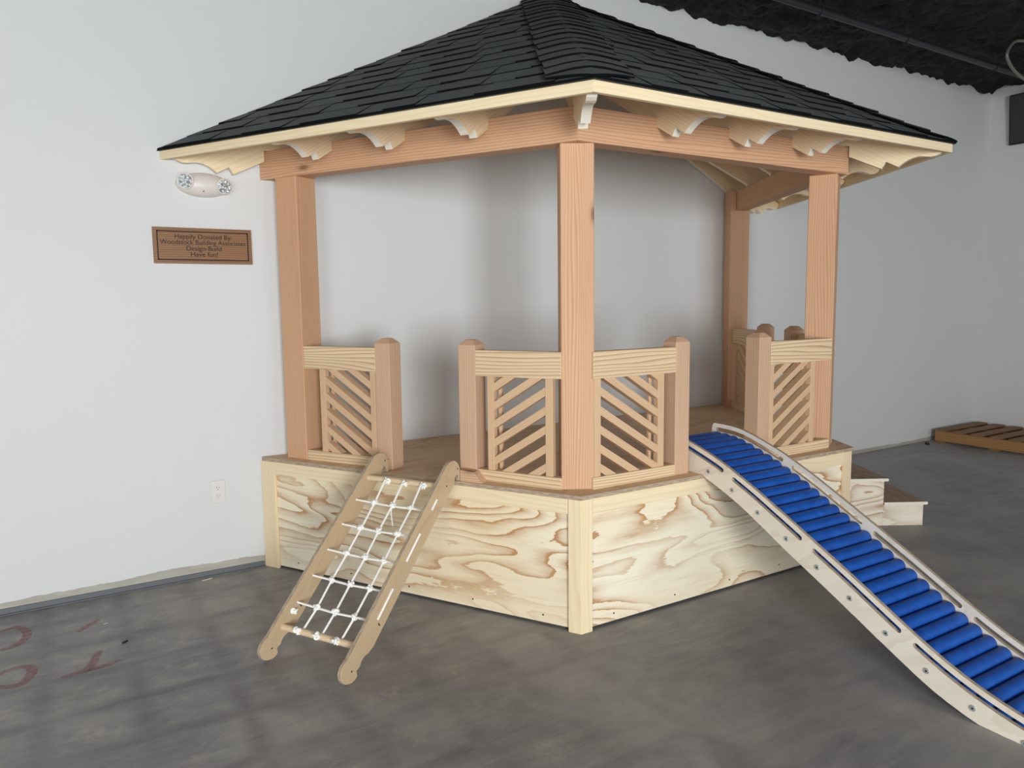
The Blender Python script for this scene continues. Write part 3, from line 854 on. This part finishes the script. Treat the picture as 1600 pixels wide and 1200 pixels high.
for body, dz, wd in (('Happily Donated By:', 0.044, 0.266), ('Woodstock Building Associates', 0.016, 0.400), ('Design-Build', -0.0135, 0.164), ('Have fun!', -0.042, 0.126)):
    text_mesh(body, 0.033, (cx, yf, (pz0 + pz1) / 2 + dz), INK, plq, 'engraved_text', wd)

# emergency light
em = thing('emergency_light', 'white oval emergency light with two round lamps mounted on the wall', 'emergency light', (-2.045, WALL_Y, 2.0))
def ellipsoid(mb, c, rx, ry, rz, mat, nu=24, nv=16, pw=1.0, half=False):
    v = []; f = []
    for i in range(nv + 1):
        th = math.pi * i / nv
        for j in range(nu):
            ph = 2 * math.pi * j / nu
            x = math.sin(th) * math.cos(ph); y = math.sin(th) * math.sin(ph); z = math.cos(th)
            if half and y > 0: y = 0
            v.append((c[0] + rx * x, c[1] + ry * y, c[2] + rz * z))
    for i in range(nv):
        for j in range(nu): f.append((i * nu + j, i * nu + (j + 1) % nu, (i + 1) * nu + (j + 1) % nu, (i + 1) * nu + j))
    mb.add(v, f, None, mat, 0, smooth=True); return mb
EMB = plain('ivory_plastic', (226, 216, 208), 0.4)
ellipsoid(MB(), (-2.045, WALL_Y - 0.001, 2.0), 0.128, 0.055, 0.060, EMB, half=True).obj('body', em)
LENS = NT('faceted_lens'); LENS.b.inputs['Base Color'].default_value = lin((215, 220, 222)); LENS.b.inputs['Roughness'].default_value = 0.15
LENS.b.inputs['Metallic'].default_value = 0.2
tc = LENS.n('ShaderNodeTexCoord'); vo = LENS.n('ShaderNodeTexVoronoi'); vo.inputs['Scale'].default_value = 90; LENS.l(tc.outputs['Object'], vo.inputs['Vector']); LENS.bump(vo.outputs['Distance'], 0.8, 0.01)
rr = LENS.ramp(vo.outputs['Distance'], [(0.25, lin((250, 252, 253))), (0.8, lin((150, 152, 154)))]); LENS.l(rr.outputs[0], LENS.b.inputs['Base Color'])
for lx, lz, aim in ((-2.132, 2.010, (-0.25, -1, -0.15)), (-1.957, 1.996, (0.25, -1, -0.25))):
    d = Vector(aim).normalized(); c = Vector((lx, WALL_Y - 0.040, lz))
    h = MB().tube([c - d * 0.02, c - d * 0.004, c + d * 0.010, c + d * 0.014], [0.026, 0.037, 0.040, 0.036], 28, EMB).obj('lamp_head', em)
    MB().tube([c + d * 0.0135, c + d * 0.018, c + d * 0.020], [0.034, 0.031, 0.020], 24, LENS.m).obj('lens', h)
MB().tube([Vector((-2.052, WALL_Y - 0.046, 1.965)), Vector((-2.052, WALL_Y - 0.0505, 1.9645))], 0.003, 8, DARKP).obj('indicator', em)

# outlet
ou = thing('wall_outlet', 'white duplex power outlet low on the wall left of the platform', 'outlet', (-2.057, WALL_Y, 0.44))
MB().box((-2.094, -2.020), (WALL_Y - 0.006, WALL_Y - 0.0005), (0.382, 0.502), None, WHITEP, 0.002).obj('cover_plate', ou)
for cz in (0.463, 0.421):
    mb = MB(); pts = [(0.017 * math.cos(2 * math.pi * j / 20), max(-0.0135, min(0.0135, 0.017 * math.sin(2 * math.pi * j / 20)))) for j in range(20)]
    Mv = Matrix(((1, 0, 0, -2.057), (0, 0, 1, WALL_Y - 0.0080), (0, 1, 0, cz), (0, 0, 0, 1)))
    mb.prism(pts, 0, 0.003, Mv, WHITEP, 0.0005); rp = mb.obj('receptacle', ou)
    mb = MB()
    for dx, hh in ((-0.006, 0.004), (0.006, 0.0032)):
        mb.box((-2.057 + dx - 0.0009, -2.057 + dx + 0.0009), (WALL_Y - 0.0088, WALL_Y - 0.0078), (cz + 0.002 - hh, cz + 0.002 + hh), None, DARKP, 0)
    mb.prism([(0.0022 * math.cos(j), 0.0022 * math.sin(j) - 0.0085) for j in [k * 0.785 for k in range(8)]], -0.0008, 0.0002, Mv, DARKP, 0)
    mb.obj('slot', rp)

# screen on the right wall
GLS = plain('black_glass', (8, 10, 13), 0.06, 0.0, 0.9)
FRM = plain('black_plastic', (14, 14, 15), 0.4)
tv = thing('wall_screen', 'black glossy flat screen mounted high on the right wall', 'screen', (XR, -0.6, 3.08))
tilt = Matrix.Translation((XR - 0.05, 0, 3.085)) @ Matrix.Rotation(math.radians(-5), 4, 'Y')
MB().box((-0.022, 0.02), (-1.00, -0.175), (-0.232, 0.232), tilt, FRM, 0.004).obj('casing', tv)
MB().box((-0.0245, -0.0215), (-0.988, -0.187), (-0.218, 0.220), tilt, GLS, 0.0).obj('display_glass', tv)
MB().box((XR - 0.045, XR - 0.0005), (-0.70, -0.50), (3.0, 3.17), None, FRM, 0.003).obj('bracket', tv)

# sprinkler pipe and conduit below the ceiling
PIPE = plain('black_painted_pipe', (44, 44, 46), 0.45, 0.2)
pp = thing('ceiling_pipe', 'black painted pipe running just below the rough black ceiling', 'pipe', (2.6, -0.62, 3.3))
MB().tube([(-2.0 + 7.33 * i / 6, -0.62, 3.37 - 7.33 * i / 6 * 0.0135) for i in range(7)], 0.024, 16, PIPE).obj('pipe', pp)
MB().tube([(-2.0 + 7.33 * i / 6, -0.585, 3.395 - 7.33 * i / 6 * 0.0125) for i in range(7)], 0.009, 10, PIPE).obj('conduit', pp)
for x in (0.6, 1.80, 2.80, 4.06):
    zc = 3.37 - (x + 2.0) * 0.0135
    mb = MB().tube([(x, -0.62 + 0.028 * math.cos(j * math.pi / 10), zc + 0.028 * math.sin(j * math.pi / 10)) for j in range(20)], 0.0035, 6, PIPE, closed=True)
    mb.tube([(x, -0.62, zc + 0.026), (x, -0.62, 3.45)], 0.004, 8, PIPE); mb.obj('hanger', pp)
FLEX = plain('grey_flex_conduit', (128, 122, 114), 0.45, 0.4)
cp = cr([(4.75, 3.585), (4.515, 3.569), (4.37, 3.54), (4.285, 3.481), (4.247, 3.408), (4.324, 3.335), (4.447, 3.285), (4.56, 3.262), (4.72, 3.25)], 10)
# the loop hangs in front of the pipe, nearer the camera and a little lower
C0 = Vector((-2.71519, -4.00323, 1.40308)); pts = []
for x, z in cp:
    P = Vector((x, -0.62, z)); P = C0 + (P - C0) * 0.92; pts.append(P)
MB().tube(pts, [0.011 + 0.0012 * (i % 2) for i in range(len(pts))], 10, FLEX).obj('flexible_conduit', None, label='grey flexible conduit loop hanging below the black ceiling near the right wall', category='conduit')

# ------------------------------------------------------------------ marks and litter on the floor
RED = NT('faded_red_paint'); tc = RED.n('ShaderNodeNewGeometry')
nn = RED.noise(tc.outputs['Position'], 45, 4, 0.7); rp = RED.ramp(nn, [(0.3, (0.08, 0.08, 0.08)), (0.7, (0.6, 0.6, 0.6))])
RED.b.inputs['Base Color'].default_value = lin((168, 92, 94)); RED.b.inputs['Roughness'].default_value = 0.6
RED.l(rp.outputs[0], RED.b.inputs['Alpha'])
def stroke(pts, wd, label):
    c = cr([tuple(p) for p in pts], 8); mb = MB(); v = []; n = len(c)
    for i, p in enumerate(c):
        q0 = Vector(c[max(i - 1, 0)]); q1 = Vector(c[min(i + 1, n - 1)]); d = (q1 - q0).normalized(); s = Vector((-d.y, d.x)) * wd * 1.35 * (0.55 + 0.45 * math.sin(math.pi * (i + 1) / (n + 1)))
        for k in (1, -1): v.append((p[0] + s.x * k, p[1] + s.y * k, 0.0008))
    f = [(2 * i, 2 * i + 2, 2 * i + 3, 2 * i + 1) for i in range(n - 1)]
    mb.add(v, f, None, RED.m, 0, axis=0); mb.obj('paint_mark', None, label=label, category='paint mark')
stroke([(-3.016, -0.175), (-2.958, -0.155), (-2.915, -0.24), (-2.925, -0.33), (-2.97, -0.385), (-3.03, -0.38)], 0.013, 'faded red curved paint mark on the floor nearest the left wall edge')
stroke([(-3.02, -0.66), (-2.96, -0.61), (-2.90, -0.62), (-2.888, -0.69), (-2.92, -0.765), (-2.98, -0.755), (-3.03, -0.71)], 0.014, 'faded red loop painted on the floor at the left edge, below the curved mark')
stroke([(-2.79, -0.795), (-2.74, -0.785), (-2.70, -0.77), (-2.665, -0.66), (-2.653, -0.618)], 0.013, 'faded red check-shaped stroke on the floor right of the red loop')
stroke([(-2.701, -0.785), (-2.64, -0.775), (-2.585, -0.755)], 0.012, 'short faded red bar beside the check-shaped stroke on the floor')
stroke([(-2.728, -0.362), (-2.69, -0.32), (-2.642, -0.265)], 0.011, 'thin faded red dash on the floor above the check-shaped stroke')
BIT = plain('black_scrap', (30, 30, 32), 0.6); CHP = plain('white_chip', (210, 206, 198), 0.8)
def scrap(x, y, l, wd, rot, mat, label, h=0.006):
    M = Matrix.Translation((x, y, 0)) @ Matrix.Rotation(rot, 4, 'Z')
    MB().prism([(-l, -wd * 0.6), (-l * 0.3, -wd), (l, -wd * 0.4), (l * 0.8, wd), (-l * 0.5, wd * 0.8)], 0.0005, h, M, mat, 0.001).obj('scrap', None, label=label, category='debris')
scrap(-2.56, -0.59, 0.014, 0.005, 0.4, BIT, 'tiny black scrap lying on the floor left of the ladder')
scrap(-2.143, -0.014, 0.028, 0.005, 0.2, CHP, 'small white sliver on the floor against the wall', 0.004)
scrap(-2.618, -0.336, 0.010, 0.003, 0.1, CHP, 'tiny white chip on the floor between red marks and wall', 0.003)
scrap(4.34, -0.06, 0.06, 0.02, 0.5, BIT, 'dark flat scrap on the floor between wall and pallet', 0.012)
